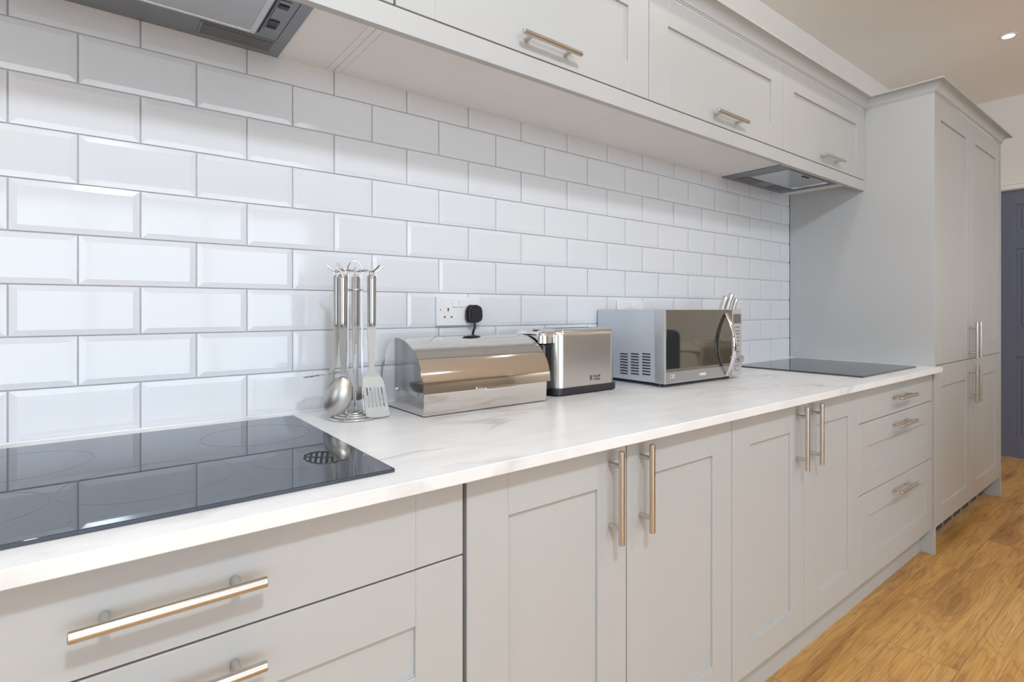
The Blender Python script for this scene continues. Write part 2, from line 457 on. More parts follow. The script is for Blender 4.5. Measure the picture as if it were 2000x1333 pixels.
def base_carcass(t, x0, x1, yb=-.05):
    b = MB(); y1 = YD+.022
    b.box(x0, x0+.018, y1, yb, H+ZB, H-.0225); b.box(x1-.018, x1, y1, yb, H+ZB, H-.0225)
    b.box(x0, x1, y1, yb, H+ZB, H+ZB+.018); b.box(x0, x1, yb-.006, yb, H+ZB, H-.0225)
    b.box(x0, x1, y1, y1+.07, H-.0405, H-.0225)
    b.build('carcass', 'cabinet_paint', t, smooth=0)
def drawer_cabinet(x0, x1, label):
    t = thing('drawer_cabinet', label, 'cabinet', ((x0+x1)/2, -.35, H+ZB))
    base_carcass(t, x0, x1)
    cxm = (x0+x1)/2
    for z0, z1, rec, hz in ((-.151, ZT, False, -.0875), (-.408, -.154, True, -.194), (ZB, -.411, True, -.452)):
        b = shaker(MB(), x0+g, x1-g, H+z0, H+z1, YD, .085, .087, .087, recess=rec)
        o = b.build('drawer', 'cabinet_paint', t, smooth=20)
        bar_handle(o, (cxm, H+hz), .19, False, YD)
    return t
def door_cabinet(x0, xm, x1, label):
    t = thing('base_cabinet', label, 'cabinet', ((x0+x1)/2, -.35, H+ZB))
    base_carcass(t, x0, x1)
    for a, c, hx in ((x0, xm, xm-.052), (xm, x1, xm+.043)):
        o = shaker(MB(), a+g, c-g, H+ZB, H+ZT, YD).build('door', 'cabinet_paint', t, smooth=20)
        bar_handle(o, (hx, H-.127), .19, True, YD)
    return t
drawer_cabinet(-.203, .597, 'grey drawer base cabinet in the left foreground below the left hob, with long bar handles')
door_cabinet(.602, .996, 1.399, 'grey base cabinet with two doors right beside the near drawer unit, below the bread bin')
door_cabinet(1.399, 1.796, 2.203, 'grey base cabinet with two doors below the microwave, left of the far drawers')
drawer_cabinet(2.203, 3.003, 'grey drawer base cabinet at the far end of the worktop beside the tall cupboard')

# plinths
b = MB(); b.box(-.203, 3.02, -.622, -.604, 0, H+ZB-.002, .001)
tag(b.build('plinth', 'cabinet_paint', None, smooth=0, org=(1.4, -.61, 0)), 'long grey plinth board on the oak floor under the base cabinets', 'plinth')

# worktop
WZ = .0214
b = MB(); b.box(-.203, 3.02, -.708, -.0005, H-WZ, H, .0012, 1)
tag(b.build('worktop', 'marble', None, org=(1.4, -.35, H-WZ)), 'white marble effect worktop running the length of the kitchen', 'worktop')

# ------------------------------------------------------------------ tall cupboard
TX0, TX1, TM = 3.042, 4.222, 3.625
ZTT = 1.235
t = thing('tall_cupboard', 'tall grey double cupboard with four doors at the right end of the worktop', 'cupboard', ((3.02+4.242)/2, -.33, 0))
b = MB(); b.box(3.0205, 3.0405, -.676, -.003, 0, H+ZTT+.006, .0012); b.build('end_panel', 'cabinet_paint', t)
b = MB(); b.box(4.224, 4.244, -.676, -.003, 0, H+ZTT+.006, .0012); b.build('end_panel', 'cabinet_paint', t)
b = MB(); b.box(3.0405, 4.224, YD+.022, -.01, H-.735, H+ZTT); b.build('carcass', 'cabinet_paint', t, smooth=0)
for z0, z1, hz in ((.0025, ZTT, .098), (-.735, -.0005, -.128)):
    for a, c, hx in ((TX0, TM, TM-.036), (TM, TX1, TM+.034)):
        b = shaker(MB(), a+g, c-g, H+z0, H+z1, YD, .085, .10, .085)
        o = b.build('door', 'cabinet_paint', t, smooth=20)
        bar_handle(o, (hx, H+hz), .19, True, YD)
b = MB(); b.box(3.0405, 4.224, -.61, -.595, 0, .018); b.box(3.0405, 4.224, -.61, -.595, .095, H-.737)
for k in range(30):
    x = 3.0405 + (4.224-3.0405)*(k+.5)/30 - .004
    b.box(x, x+.008 if k % 4 else x+.03, -.61, -.597, .018, .095)
b.build('plinth_grille', 'hood_silver', t, smooth=0)
b = MB(); b.box(3.0405, 4.224, -.59, -.58, .0, .112); b.build('vent_backing', 'slot_dark', t, smooth=0)

# ------------------------------------------------------------------ wall cabinets
UZ0 = .878
names = ['grey wall cabinet above the left hob, mostly cut off by the picture top',
         'grey wall cabinet with a lift up door above the bread bin, nearest handle on top',
         'grey wall cabinet with a lift up door above the microwave, second from the tall cupboard',
         'grey wall cabinet with a lift up door beside the tall cupboard above the far hob']
edges = [-.200, .603, 1.411, 2.223, 3.019]
for k in range(4):
    x0, x1 = edges[k], edges[k+1]
    t = thing('wall_cabinet', names[k], 'cabinet', ((x0+x1)/2, -.19, H+UZ0))
    b = MB(); b.box(x0, x1, YU+.021, -.001, H+UZ0+.018, H+ZTT); b.build('carcass', 'cabinet_paint', t, smooth=0)
    b = MB(); b.box(x0+(.018 if k else .0), x1-(.018 if k < 3 else 0), YU+.021, -.001, H+UZ0, H+UZ0+.0175, .0006, 1)
    if k: b.box(x0+.0006, x0+.0174, YU+.021, -.001, H+UZ0, H+UZ0+.0175, .0006, 1)
    if k < 3: b.box(x1-.0174, x1-.0006, YU+.021, -.001, H+UZ0, H+UZ0+.0175, .0006, 1)
    b.build('bottom_panel', 'under_panel', t)
    e0 = .0035 if k == 1 else g
    b = shaker(MB(), x0+e0, x1-g, H+.892, H+ZTT, YU, .09, .09, .09)
    o = b.build('door', 'cabinet_paint', t, smooth=20)
    bar_handle(o, ((x0+x1)/2, H+.925), .19, False, YU)
b = MB(); b.box(-.200, 3.0195, YU, YU+.02, H+.839, H+.8885, .0008)
tag(b.build('light_pelmet', 'cabinet_paint', None, org=(1.4, YU+.01, H+.839)), 'long grey pelmet strip under the doors of the wall cabinets', 'pelmet')

# cornice: concave moulding mitred round the wall cabinets and the tall cupboard
prof = [(0, 1.2375), (.003, 1.2375), (.003, 1.2430), (.0055, 1.2440)]
for k in range(9):
    a = k/8*pi/2
    prof.append((.0065+.037*(1-math.cos(a)), 1.2450+.031*math.sin(a)))
prof += [(.0465, 1.2765), (.0465, 1.2825), (0, 1.2825)]
path = [((-.2, YU), (0, -1)), ((3.0205, YU), (-1, -1)), ((3.0205, -.676), (-1, -1)), ((4.244, -.676), (1, -1)), ((4.244, -.003), (1, 0))]
bm = bmesh.new(); rings = []
for (px, py), (ox, oy) in path:
    rings.append([bm.verts.new((px+ox*d_, py+oy*d_, H+z)) for d_, z in prof])
for A, B in zip(rings, rings[1:]):
    for k in range(len(prof)): bm.faces.new((A[k], A[(k+1) % len(prof)], B[(k+1) % len(prof)], B[k]))
bm.faces.new(rings[0]); bm.faces.new(rings[-1])
mb = MB(); mb.bm = bm
tag(mb.build('cornice', 'cabinet_paint', None, smooth=25, org=(1.4, YU, H+1.2375)), 'grey concave cornice moulding along the top of the wall cabinets and tall cupboard', 'cornice')

# ------------------------------------------------------------------ cooker hoods
zb = H+UZ0
t = thing('cooker_hood', 'dark grey built in cooker hood above the left hob, cut by the picture top', 'cooker hood', (.17, -.15, zb-.004))
b = MB(); b.box(-.13, .470, -.30, -.002, zb-.004, zb-.0005, .001); b.build('canopy', 'hood_metal', t)
b = MB(); b.box(-.09, .386, -.285, -.118, zb-.008, zb-.0042)
b.build('mesh_filter', 'hood_mesh', t)
b = MB()
for a in ((-.098, .398, -.118, -.110), (-.098, .398, -.297, -.285), (-.098, -.09, -.285, -.118), (.386, .398, -.285, -.118)):
    b.box(*a, zb-.010, zb-.0042, .0012)
b.build('filter_frame', 'hood_silver', t)
b = MB(); b.box(.4030, .4055, -.297, -.112, zb-.0055, zb-.0042); b.box(.445, .446, -.297, -.10, zb-.0046, zb-.0042); b.build('panel_seam', 'slot_dark', t)
b = MB(); b.box(.409, .432, -.285, -.140, zb-.0058, zb-.0042, .0008); o = b.build('control_strip', 'hood_metal', t)
for y in (-.158, -.185, -.172, -.262): 
    b = MB(); b.box(.411, .430, y-.008 if y < -.18 else y-.0045, y+.008 if y < -.18 else y+.0045, zb-.0085, zb-.0058, .001); b.build('switch', 'black_plastic', o)
b = MB(); b.box(.300, .448, -.088, -.024, zb-.0055, zb-.0042, .0005); o = b.build('light_bezel', 'hood_metal', t)
b = MB(); b.box(.305, .443, -.082, -.030, zb-.0068, zb-.0055, .0006); b.build('light_lens', 'lamp_lens', o)
t = thing('cooker_hood', 'small grey cooker hood over the far hob, beside the tall cupboard', 'cooker hood', (2.63, -.15, zb-.004))
b = MB(); b.box(2.372, 2.925, -.30, -.002, zb-.004, zb-.0005, .001); b.build('canopy', 'hood_metal', t)
b = MB(); b.box(2.455, 2.835, -.285, -.118, zb-.008, zb-.0042); b.build('mesh_filter', 'hood_silver', t)
b = MB()
for a in ((2.445, 2.845, -.118, -.110), (2.835, 2.845, -.285, -.118)): b.box(*a, zb-.011, zb-.0042, .0012)
b.build('filter_frame', 'chrome', t)
for x in (2.630, 2.665): 
    b = MB(); b.box(x-.012, x+.012, -.276, -.262, zb-.0105, zb-.008, .001); b.build('switch', 'black_plastic', t)
b = MB(); b.box(2.45, 2.60, -.085, -.03, zb-.0055, zb-.0042); b.build('light_lens', 'lamp_lens', t)
b = MB(); b.box(2.72, 2.86, -.085, -.03, zb-.0055, zb-.0042); b.build('light_lens', 'lamp_lens', t)

# ------------------------------------------------------------------ hobs
def hob(x0, x1, y0, y1, zones, label):
    t = thing('induction_hob', label, 'hob', ((x0+x1)/2, (y0+y1)/2, H))
    b = MB(); b.box(x0, x1, y0, y1, H+.0002, H+.0062, .0008, 1); b.build('glass_plate', 'hob_glass', t)
    for cx_, cy_, r_ in zones:
        b = MB(); b.bm
        seg = 72; bmx = b.bm; A = []; B = []
        for k in range(seg):
            a = 2*pi*k/seg
            A.append(bmx.verts.new((cx_+math.cos(a)*r_, cy_+math.sin(a)*r_, H+.0063))); B.append(bmx.verts.new((cx_+math.cos(a)*(r_+.0012), cy_+math.sin(a)*(r_+.0012), H+.0063)))
        for k in range(seg): bmx.faces.new((A[k], A[(k+1) % seg], B[(k+1) % seg], B[k]))
        b.build('zone_ring', 'hob_mark', t, smooth=0)
    for k in range(7):
        b = MB(); b.box((x0+x1)/2-.09+k*.03, (x0+x1)/2-.082+k*.03, y0+.035, y0+.037, H+.0062, H+.00632); b.build('touch_key', 'hob_mark', t, smooth=0)
hob(-.11, .488, -.646, -.073, [(.375, -.245, .095), (.025, -.245, .10), (.395, -.48, .072), (.19, -.47, .105), (-.0, -.49, .08)], 'black glass hob in the left foreground, reflecting the tiles')
hob(2.335, 2.918, -.636, -.09, [(2.48, -.24, .08), (2.77, -.24, .09), (2.48, -.49, .09), (2.77, -.49, .075)], 'black glass hob at the far end, right of the microwave')

# ------------------------------------------------------------------ sockets and plug
def socket(x0, x1, z0, z1, label, rock=True):
    t = thing('double_socket', label, 'socket', ((x0+x1)/2, -.003, z0))
    w = x1-x0; h = z1-z0; c = (x0+x1)/2
    b = MB(); b.box(x0, x1, -.0125, -.0032, z0, z1, .003, 3); b.build('face_plate', 'white_plastic', t)
    for s_ in (-1, 1):
        b = MB(); xx = c + s_*w*.25
        b.box(xx-.0035, xx+.0035, -.0128, -.0122, z0+h*.56, z0+h*.68) if False else None
        # earth slot above, live and neutral below
        b.box(xx-.002, xx+.002, -.0129, -.012, z0+h*.50, z0+h*.61); b.box(xx-.0145, xx-.0085, -.0129, -.012, z0+h*.28, z0+h*.325); b.box(xx+.0085, xx+.0145, -.0129, -.012, z0+h*.28, z0+h*.325)
        b.box(xx-.027, xx-.024, -.0129, -.012, z0+h*.52, z0+h*.56) if s_ < 0 else None
        b.build('pin_holes', 'slot_dark', t, smooth=0)
        b = MB(); xs = c + s_*.011 - .004
        b.box(xs-.0085, xs+.0085, -.0165, -.0122, z0+h*.64, z0+h*.92, .0015); b.build('rocker_switch', 'white_plastic', t)
socket(.896, 1.046, H+.208, H+.296, 'white double wall socket on the tiles above the bread bin')
socket(1.662, 1.812, H+.205, H+.293, 'white double wall socket mostly hidden behind the microwave')
t = thing('power_plug', 'black three pin plug in the right side of the wall socket above the bread bin', 'plug', (1.0135, -.0165, H+.245))
cx_, cz_ = 1.0135, H+.243
poly = []
for dx, dz in ((-.017, .028), (.017, .028), (.025, .016), (.0265, -.012), (.020, -.026), (-.020, -.026), (-.0265, -.012), (-.025, .016)): poly.append((cx_+dx, cz_+dz))
b = MB(); b.prism(poly, 'y', -.0175, -.030); b.prism([(cx_+(p[0]-cx_)*.86, cz_+(p[1]-cz_)*.88) for p in poly], 'y', -.030, -.044)
bmesh.ops.bevel(b.bm, geom=b.bm.edges[:], offset=.003, segments=2, affect='EDGES'); b.build('plug_body', 'black_plastic', t)
b = MB(); b.tube([(cx_, -.032, cz_-.024), (cx_, -.032, cz_-.04), (cx_-.002, -.026, cz_-.055), (cx_-.003, -.015, cz_-.09), (cx_, -.013, cz_-.17), (cx_+.03, -.013, cz_-.225), (cx_+.10, -.014, cz_-.2385)], .0038, 10)
b.build('power_cord', 'black_plastic', t)

# ------------------------------------------------------------------ bread bin
BX0, BX1 = .722, 1.098
t = thing('bread_bin', 'shiny steel roll top bread bin beside the utensil stand', 'bread bin', ((BX0+BX1)/2, -.142, H))
def arch(off=0.0, zt=.184):
    """asymmetric arch seen from the side, from front to back"""
    c = -.119; pts = []
    for k in range(33):
        a = pi*k/32
        ca, sa = math.cos(a), math.sin(a)
        rad = (.1585 if ca > 0 else .094)-off
        pts.append((c - math.copysign(abs(ca)**.94, ca)*rad, H+.056 + abs(sa)**.96*(zt-.056-off)))
    return pts
ar = arch(.0025)
body = [(-.271, H+.003)] + [(-.2745, H+.052)] + ar[1:-1] + [(-.0275, H+.052), (-.0275, H+.003)]
b = MB(); b.prism(body, 'x', BX0+.002, BX1-.002); 
b.build('body', 'mirror_steel', t, smooth=25)
# front sill below the lid
b = MB(); b.prism([(-.2735, H+.0025), (-.2765, H+.055), (-.270, H+.055), (-.268, H+.0025)], 'x', BX0+.001, BX1-.001); b.build('front_sill', 'mirror_steel', t, smooth=20)
# lid: curved shell from the sill to just past the top, with side plates
la = [p for p in arch(0.0, zt=.1845) if p[0] <= -.112]
inner = [p for p in arch(.0018, zt=.1845) if p[0] <= -.112]
b = MB(); b.prism([(-.2785, H+.056)] + la + inner[::-1] + [(-.2755, H+.056)], 'x', BX0-.0015, BX1+.012)
o = b.build('lid', 'mirror_steel', t, smooth=30)
b = MB(); b.prism([(-.118, H+.052)] + [(-.277, H+.058)] + la[1:] , 'x', BX0-.0018, BX0-.0002); b.build('lid_side', 'side_steel', o, smooth=0)
b = MB(); b.prism([(-.118, H+.052)] + [(-.277, H+.058)] + la[1:] , 'x', BX1+.0095, BX1+.011); b.build('lid_side', 'mirror_steel', o, smooth=0)
b = MB(); b.box(.880, .975, -.298, -.277, H+.0545, H+.0585, .0015); b.box(.880, .975, -.301, -.297, H+.052, H+.0605, .0015); b.build('lid_handle', 'chrome', o)
b = MB(); b.cyl((BX0-.0055, -.124, H+.0535), (BX0-.0015, -.124, H+.0535), .0062); b.build('pivot_screw', 'chrome', t)
b = MB(); b.box(BX0+.005, BX1-.005, -.262, -.035, H+.0005, H+.003); b.build('base_pad', 'black_plastic', t)

# ------------------------------------------------------------------ toaster
t = thing('toaster', 'brushed steel toaster with a black base between bread bin and microwave', 'toaster', (1.29, -.155, H))
def superbox(x0, x1, y0, y1, z0, z1, r, rt, seg=7):
    """box with rounded upright edges and a rounded top rim"""
    b = MB(); rows = []
    def loop(ins, z):
        rr = max(r-ins, .001); pts = []
        for cx0, cy0, a0 in ((x1-r, y1-r, 0), (x0+r, y1-r, pi/2), (x0+r, y0+r, pi), (x1-r, y0+r, 3*pi/2)):
            for k in range(seg+1):
                a = a0 + pi/2*k/seg
                pts.append(b.bm.verts.new((cx0+rr*math.cos(a), cy0+rr*math.sin(a), z)))
        return pts
    rows.append(loop(0, z0)); rows.append(loop(0, z1-rt))
    for k in range(1, seg+1):
        a = pi/2*k/seg; rows.append(loop(rt*(1-math.cos(a)), z1-rt+rt*math.sin(a)))
    for A, B in zip(rows, rows[1:]):
        for k in range(len(A)): b.bm.faces.new((A[k], A[(k+1) % len(A)], B[(k+1) % len(A)], B[k]))
    b.bm.faces.new(rows[0][::-1]); b.bm.faces.new(rows[-1])
    return b
superbox(1.166, 1.418, -.240, -.078, H+.022, H+.1985, .030, .020).build('shell', 'brushed_steel', t, smooth=35)
b = superbox(1.158, 1.424, -.245, -.073, H+.004, H+.0235, .030, .002); b.build('base', 'black_plastic', t, smooth=35)
for x in (1.18, 1.402):
    for y in (-.23, -.09): 
        b = MB(); b.cyl((x, y, H), (x, y, H+.006), .008); b.build('foot', 'black_plastic', t)
b = superbox(1.120, 1.178, -.222, -.094, H+.0235, H+.158, .022, .010); b.build('end_panel', 'black_gloss', t, smooth=35)
b = superbox(1.116, 1.180, -.228, -.088, H+.158, H+.1955, .024, .018); b.build('end_cap', 'chrome', t, smooth=35)
b = MB(); b.box(1.124, 1.143, -.196, -.172, H+.184, H+.1972, .005, 3); b.build('lever', 'black_gloss', t)
b = MB(); b.box(1.20, 1.385, -.190, -.172, H+.196, H+.1988); b.build('bread_slot', 'slot_dark', t, smooth=0)
b = MB(); b.box(1.20, 1.385, -.146, -.128, H+.196, H+.1988); b.build('bread_slot', 'slot_dark', t, smooth=0)
mx = Matrix.Translation((1.328, -.2403, H+.050)) @ Matrix.Rotation(pi/2, 4, 'X')
text_mesh('Russell', .0105, .0002, mx, .0002).build('logo_text', 'print_dark', t, smooth=0)
mx = Matrix.Translation((1.328, -.2403, H+.0405)) @ Matrix.Rotation(pi/2, 4, 'X')
text_mesh('Hobbs', .0105, .0002, mx, .0002).build('logo_text', 'print_dark', t, smooth=0)
b = MB(); b.box(1.2985, 1.3000, -.2406, -.2398, H+.037, H+.054); b.box(1.3055, 1.3070, -.2406, -.2398, H+.037, H+.054); b.box(1.2985, 1.307, -.2406, -.2398, H+.0445, H+.0460)
b.box(1.302, 1.3035, -.2406, -.2398, H+.0405, H+.054)
b.build('logo_emblem', 'print_dark', t, smooth=0)

# ------------------------------------------------------------------ microwave (authored in its own axes, origin at the front left foot)
ROT = math.radians(-1.0)
t = thing('microwave', 'silver microwave oven with a mirrored glass door and curved handle', 'microwave', (1.548, -.332, H), ROT)
mw, mh0, mh1 = .444, .012, .2585
def L(b, *a, **k): return b.build(*a, local=True, **k)
b = MB(); b.box(.004, mw-.004, .044, .324, mh0, mh1-.001, .003, 2); L(b, 'casing', 'micro_side', t)
b = MB(); b.box(0, .378, 0, .044, mh0, mh1, .003, 2); door = L(b, 'door', 'micro_silver', t)
b = MB(); b.box(.004, .376, -.0018, .001, mh0+.040, mh1-.003, .0006, 1); L(b, 'door_glass', 'micro_glass', door)
b = MB(); b.box(.004, .376, -.0018, .001, mh0+.004, mh0+.0398, .0006, 1); L(b, 'door_sill', 'micro_sill', door)
hp = []; 
for k in range(25):
    u = k/24; hp.append((.338+.0, -.004-.036*math.sin(pi*u)**.9, .018+.224*u))
b = MB(); b.tube(hp, .010, 12, radii=[.009+.003*math.sin(pi*k/24) for k in range(25)], flat=.42); L(b, 'handle', 'chrome', door)
b = MB(); b.box(.380, mw, 0, .044, mh0, mh1, .003, 2); cp = L(b, 'control_panel', 'micro_silver', t)
b = MB(); b.box(.388, mw-.008, -.0012, .001, .205, .240, .0004, 1); L(b, 'display', 'display', cp)
b = MB(); b.box(.3835, mw-.013+.009, -.0008, .001, .1995, .2445); 
b.bm.free(); 
b = MB(); b.cyl((.410, .0, .075), (.410, -.004, .075), .0165, seg=32); b.cyl((.410, -.004, .075), (.410, -.022, .075), .0145, .0135, seg=32); L(b, 'knob', 'hood_silver', cp)
b = MB(); b.box(.4095, .4105, -.0222, -.0215, .080, .088); L(b, 'knob_mark', 'print_dark', cp)
for zz, segs in ((.190, 3), (.176, 4), (.165, 2), (.152, 3), (.138, 2), (.122, 2), (.098, 3)):
    for q in range(segs):
        xx = .390 + q*.038/segs
        b = MB(); b.box(xx, xx+.026/segs+.002*((q*7) % 3), -.0006, .001, zz, zz+.0022+.001*(q % 2)); L(b, 'button', 'print_dark', cp, smooth=0)
for q in ((.392, .424, .046, .0475), (.392, .424, .030, .0315), (.396, .401, .036, .041)):
    b = MB(); b.box(q[0], q[1], -.0006, .001, q[2], q[3]); L(b, 'panel_print', 'print_dark', cp, smooth=0)
b = MB()
for col, y0 in enumerate((.066, .118, .170)):
    for k in range(8):
        z = .036 + k*.0098 + col*-.003
        b.box(.0032, .0045, y0-.0+.0, y0+.036, z, z+.0042)
L(b, 'vent_slots', 'slot_dark', t, smooth=0)
b = MB(); b.prism([(.145, .018), (.152, .021), (.145, .024), (.147, .021)], 'x', .0034, .0042); L(b, 'arrow_mark', 'print_white', t, smooth=0)
for x in (.03, mw-.03):
    for y in (.05, .29): 
        b = MB(); b.cyl((x, y, 0), (x, y, mh0+.002), .012); L(b, 'foot', 'black_plastic', t)
mx = Matrix.Translation((.199, -.002, .0335)) @ Matrix.Rotation(pi/2, 4, 'X')
L(text_mesh('ronick', .0145, .0002, mx, .0004), 'logo_text', 'print_white', door, smooth=0)
b = MB(); b.ring((0, 0, 0), .006, .0006, 20, 6); bmesh.ops.transform(b.bm, matrix=Matrix.Translation((.030, -.002, .037)) @ Matrix.Rotation(pi/2, 4, 'X'), verts=b.bm.verts)
b.box(.038, .048, -.0022, -.0016, .0405, .042); b.box(.038, .045, -.0022, -.0016, .0365, .0378); b.box(.037, .047, -.0022, -.0016, .031, .0325)
L(b, 'badge', 'print_white', door, smooth=0)

# ------------------------------------------------------------------ utensil stand and the tools on it
SC = Vector((.600, -.165, H))
RV = Vector((.939, -.343, 0)); TV = Vector((-.343, -.939, 0))
t = thing('utensil_stand', 'chrome wire utensil stand with a looped top, left of the bread bin', 'utensil stand', SC)
b = MB(); c0 = SC
for R_, z_ in ((.056, .003), (.044, .007), (.032, .010), (.020, .013)): b.ring((c0.x, c0.y, c0.z+z_), R_, .0019)
for k in range(4):
    a = pi/4 + k*pi/2; ca, sa = math.cos(a), math.sin(a)
    b.tube([(c0.x+.056*ca, c0.y+.056*sa, c0.z+.003), (c0.x+.020*ca, c0.y+.020*sa, c0.z+.013)], .0018)
b.build('base', 'chrome', t)
for k in range(4):
    a = pi/4 + k*pi/2 + .35; ca, sa = math.cos(a), math.sin(a); b = MB()
    b.tube([(c0.x+.020*ca, c0.y+.020*sa, c0.z+.012), (c0.x+.017*ca, c0.y+.017*sa, c0.z+.06), (c0.x+.016*ca, c0.y+.016*sa, c0.z+.34), (c0.x+.018*ca, c0.y+.018*sa, c0.z+.349)], .0018); b.build('upright', 'chrome', t)
b = MB(); b.ring((c0.x, c0.y, c0.z+.304), .0185, .0017); b.build('collar', 'chrome', t)
b = MB(); b.ring((c0.x, c0.y, c0.z+.349), .020, .0017); b.build('collar', 'chrome', t)
b = MB(); pts = [c0 + RV*(.0165*math.cos(a)) + Vector((0, 0, .349+.024*math.sin(a))) for a in [pi*k/16 for k in range(17)]]
b.tube(pts, .0018); b.build('loop', 'chrome', t)
HOOKS = [(-.025, .040), (.037, .028), (.000, -.040), (-.040, -.006), (.044, -.012), (.006, .050)]
for hr, ht in HOOKS[:5]:
    dv = RV*hr + TV*ht; R_ = dv.length; u = dv.normalized(); b = MB()
    b.tube([c0+u*.020+Vector((0, 0, .349)), c0+u*(R_*.7)+Vector((0, 0, .350)), c0+u*(R_-.004)+Vector((0, 0, .3465)), c0+u*(R_+.004)+Vector((0, 0, .3465)), c0+u*(R_+.012)+Vector((0, 0, .352)), c0+u*(R_+.022)+Vector((0, 0, .361))], .0020)
    b.build('hook', 'chrome', t)

def tool(name, label, hr, ht, rz, handle_z=(.218, .337), r=.0135, mt='blade_steel'):
    p = SC + RV*hr + TV*ht
    t = thing(name, label, 'kitchen utensil', (p.x, p.y, H), rz)
    b = MB(); z0, z1 = handle_z; n_ = 12
    pts = [(0, 0, z0+(z1-z0)*k/n_) for k in range(n_+1)]
    rr = [r*(.90+.10*k/n_) for k in range(n_+1)]; rr[0] = r*.78; rr[-1] = r*.80
    pts = [(0, 0, z0)] + [(0, 0, z0+.003)] + pts[1:-1] + [(0, 0, z1-.003), (0, 0, z1)]
    rr = [r*.80, r*.9] + rr[1:-1] + [r, r*.82]
    b.tube(pts, r, 20, radii=rr, flat=.78); L(b, 'handle', 'grip_steel', t)
    b = MB(); b.tube([(.0055*math.cos(a), 0, z1+.0065+.0075*math.sin(a)) for a in [2*pi*k/20 for k in range(20)]], .0015, 8, closed=True); L(b, 'hanging_ring', 'chrome', t)
    return t
def strip(pts, widths, thick=.0016, nx=6):
    """flat metal strip: centres, half widths; bulge ignored"""
    b = MB(); top = []; bot = []
    for (x, y, z), w in zip(pts, widths):
        top.append([b.bm.verts.new((x + w*(2*k/nx-1), y-thick/2, z)) for k in range(nx+1)])
        bot.append([b.bm.verts.new((x + w*(2*k/nx-1), y+thick/2, z)) for k in range(nx+1)])
    for i in range(len(pts)-1):
        for k in range(nx):
            b.bm.faces.new((top[i][k], top[i][k+1], top[i+1][k+1], top[i+1][k])); b.bm.faces.new((bot[i][k], bot[i+1][k], bot[i+1][k+1], bot[i][k+1]))
        b.bm.faces.new((top[i][0], top[i+1][0], bot[i+1][0], bot[i][0])); b.bm.faces.new((top[i][nx], bot[i][nx], bot[i+1][nx], top[i+1][nx]))
    for i in (0, -1):
        for k in range(nx): b.bm.faces.new((top[i][k], bot[i][k], bot[i][k+1], top[i][k+1]))
    return b
# facing: local -y points to the outside of the ring, local x to the right
FACE = math.atan2(-.343, .939)
# solid serving spoon, bowl turned back to front
t = tool('serving_spoon', 'large solid steel spoon hanging at the front left of the utensil stand', -.025, .040, FACE-.25)
strip([(0, 0, .222), (0, 0, .19), (0, .0, .15), (0, .001, .128), (-.001, .0, .108)], [.0095, .0090, .0075, .0056, .0060], .0024).build('neck', 'blade_steel', t, local=True)
b = MB(); rows = []; N1, N2 = 18, 28
for i in range(N1+1):
    f = i/N1; row = []
    for k in range(N2):
        a = 2*pi*k/N2; u = math.cos(a)*f; v = math.sin(a)*f
        w = .031*(1-.10*v); hgt = .047
        x = u*w; z = v*hgt
        yy = -.017*(1-f*f)**.8 if f < 1 else 0
        # tilt of the bowl in the picture plane
        ct, st_ = math.cos(.36), math.sin(.36)
        row.append((-.011 + x*ct + z*st_*.9, yy, .059 - x*st_*.9 + z*ct))
    rows.append(row)
def shell(b, rows, off):
    c = b.bm.verts.new((rows[0][0][0], rows[0][0][1]+off, rows[0][0][2]))
    vr = [[b.bm.verts.new((x, y+off, z)) for x, y, z in row] for row in rows[1:]]
    for k in range(N2): b.bm.faces.new((c, vr[0][k], vr[0][(k+1) % N2]))
    for A, B in zip(vr, vr[1:]):
        for k in range(N2): b.bm.faces.new((A[k], B[k], B[(k+1) % N2], A[(k+1) % N2]))
    return vr[-1]
e1 = shell(b, rows, 0); e2 = shell(b, rows, .0016)
for k in range(N2): b.bm.faces.new((e1[k], e2[k], e2[(k+1) % N2], e1[(k+1) % N2]))
b.build('bowl', 'satin_steel', t, local=True, smooth=60)
# slotted turner
t = tool('slotted_turner', 'slotted steel turner hanging at the front right of the utensil stand', .037, .028, FACE+.18)
strip([(-.0, 0, .222), (0, 0, .19), (0, 0, .15), (0, .0, .125), (0, .0, .110), (.001, 0, .100)], [.0100, .0095, .0075, .0060, .0100, .0200], .0024).build('neck', 'blade_steel', t, local=True)
b = MB()
tilt = .14
def tp(x, z): return (x*math.cos(tilt) - (z-.10)*math.sin(tilt)+.001, .002*math.sin((z)*60)-(.10-z)*.08, .10 + x*math.sin(tilt)*-.15 + (z-.10)*math.cos(tilt))
zr = [.100, .092, .080, .0735, .066, .055, .045, .035, .0265, .016, .006]
nslot = 5
def hw(z): return .0195+.0050*min(1, (.100-z)/.012)+.0030*(.100-z)/.094
grid = []
cols = [-1.0]
sw = .055
for k in range(nslot):
    c_ = -.66 + k*.33
    cols += [c_-sw, c_+sw]
cols.append(1.0)
for z in zr: grid.append([tp(u*hw(z), z - (0 if z > .01 else .004*(1-u*u))) for u in cols])
V1 = [[b.bm.verts.new(p) for p in r_] for r_ in grid]; V2 = [[b.bm.verts.new((p[0], p[1]+.0015, p[2])) for p in r_] for r_ in grid]
def is_slot(i, k): return k % 2 == 1 and 3 <= i <= 7
nr, nc = len(zr)-1, len(cols)-1
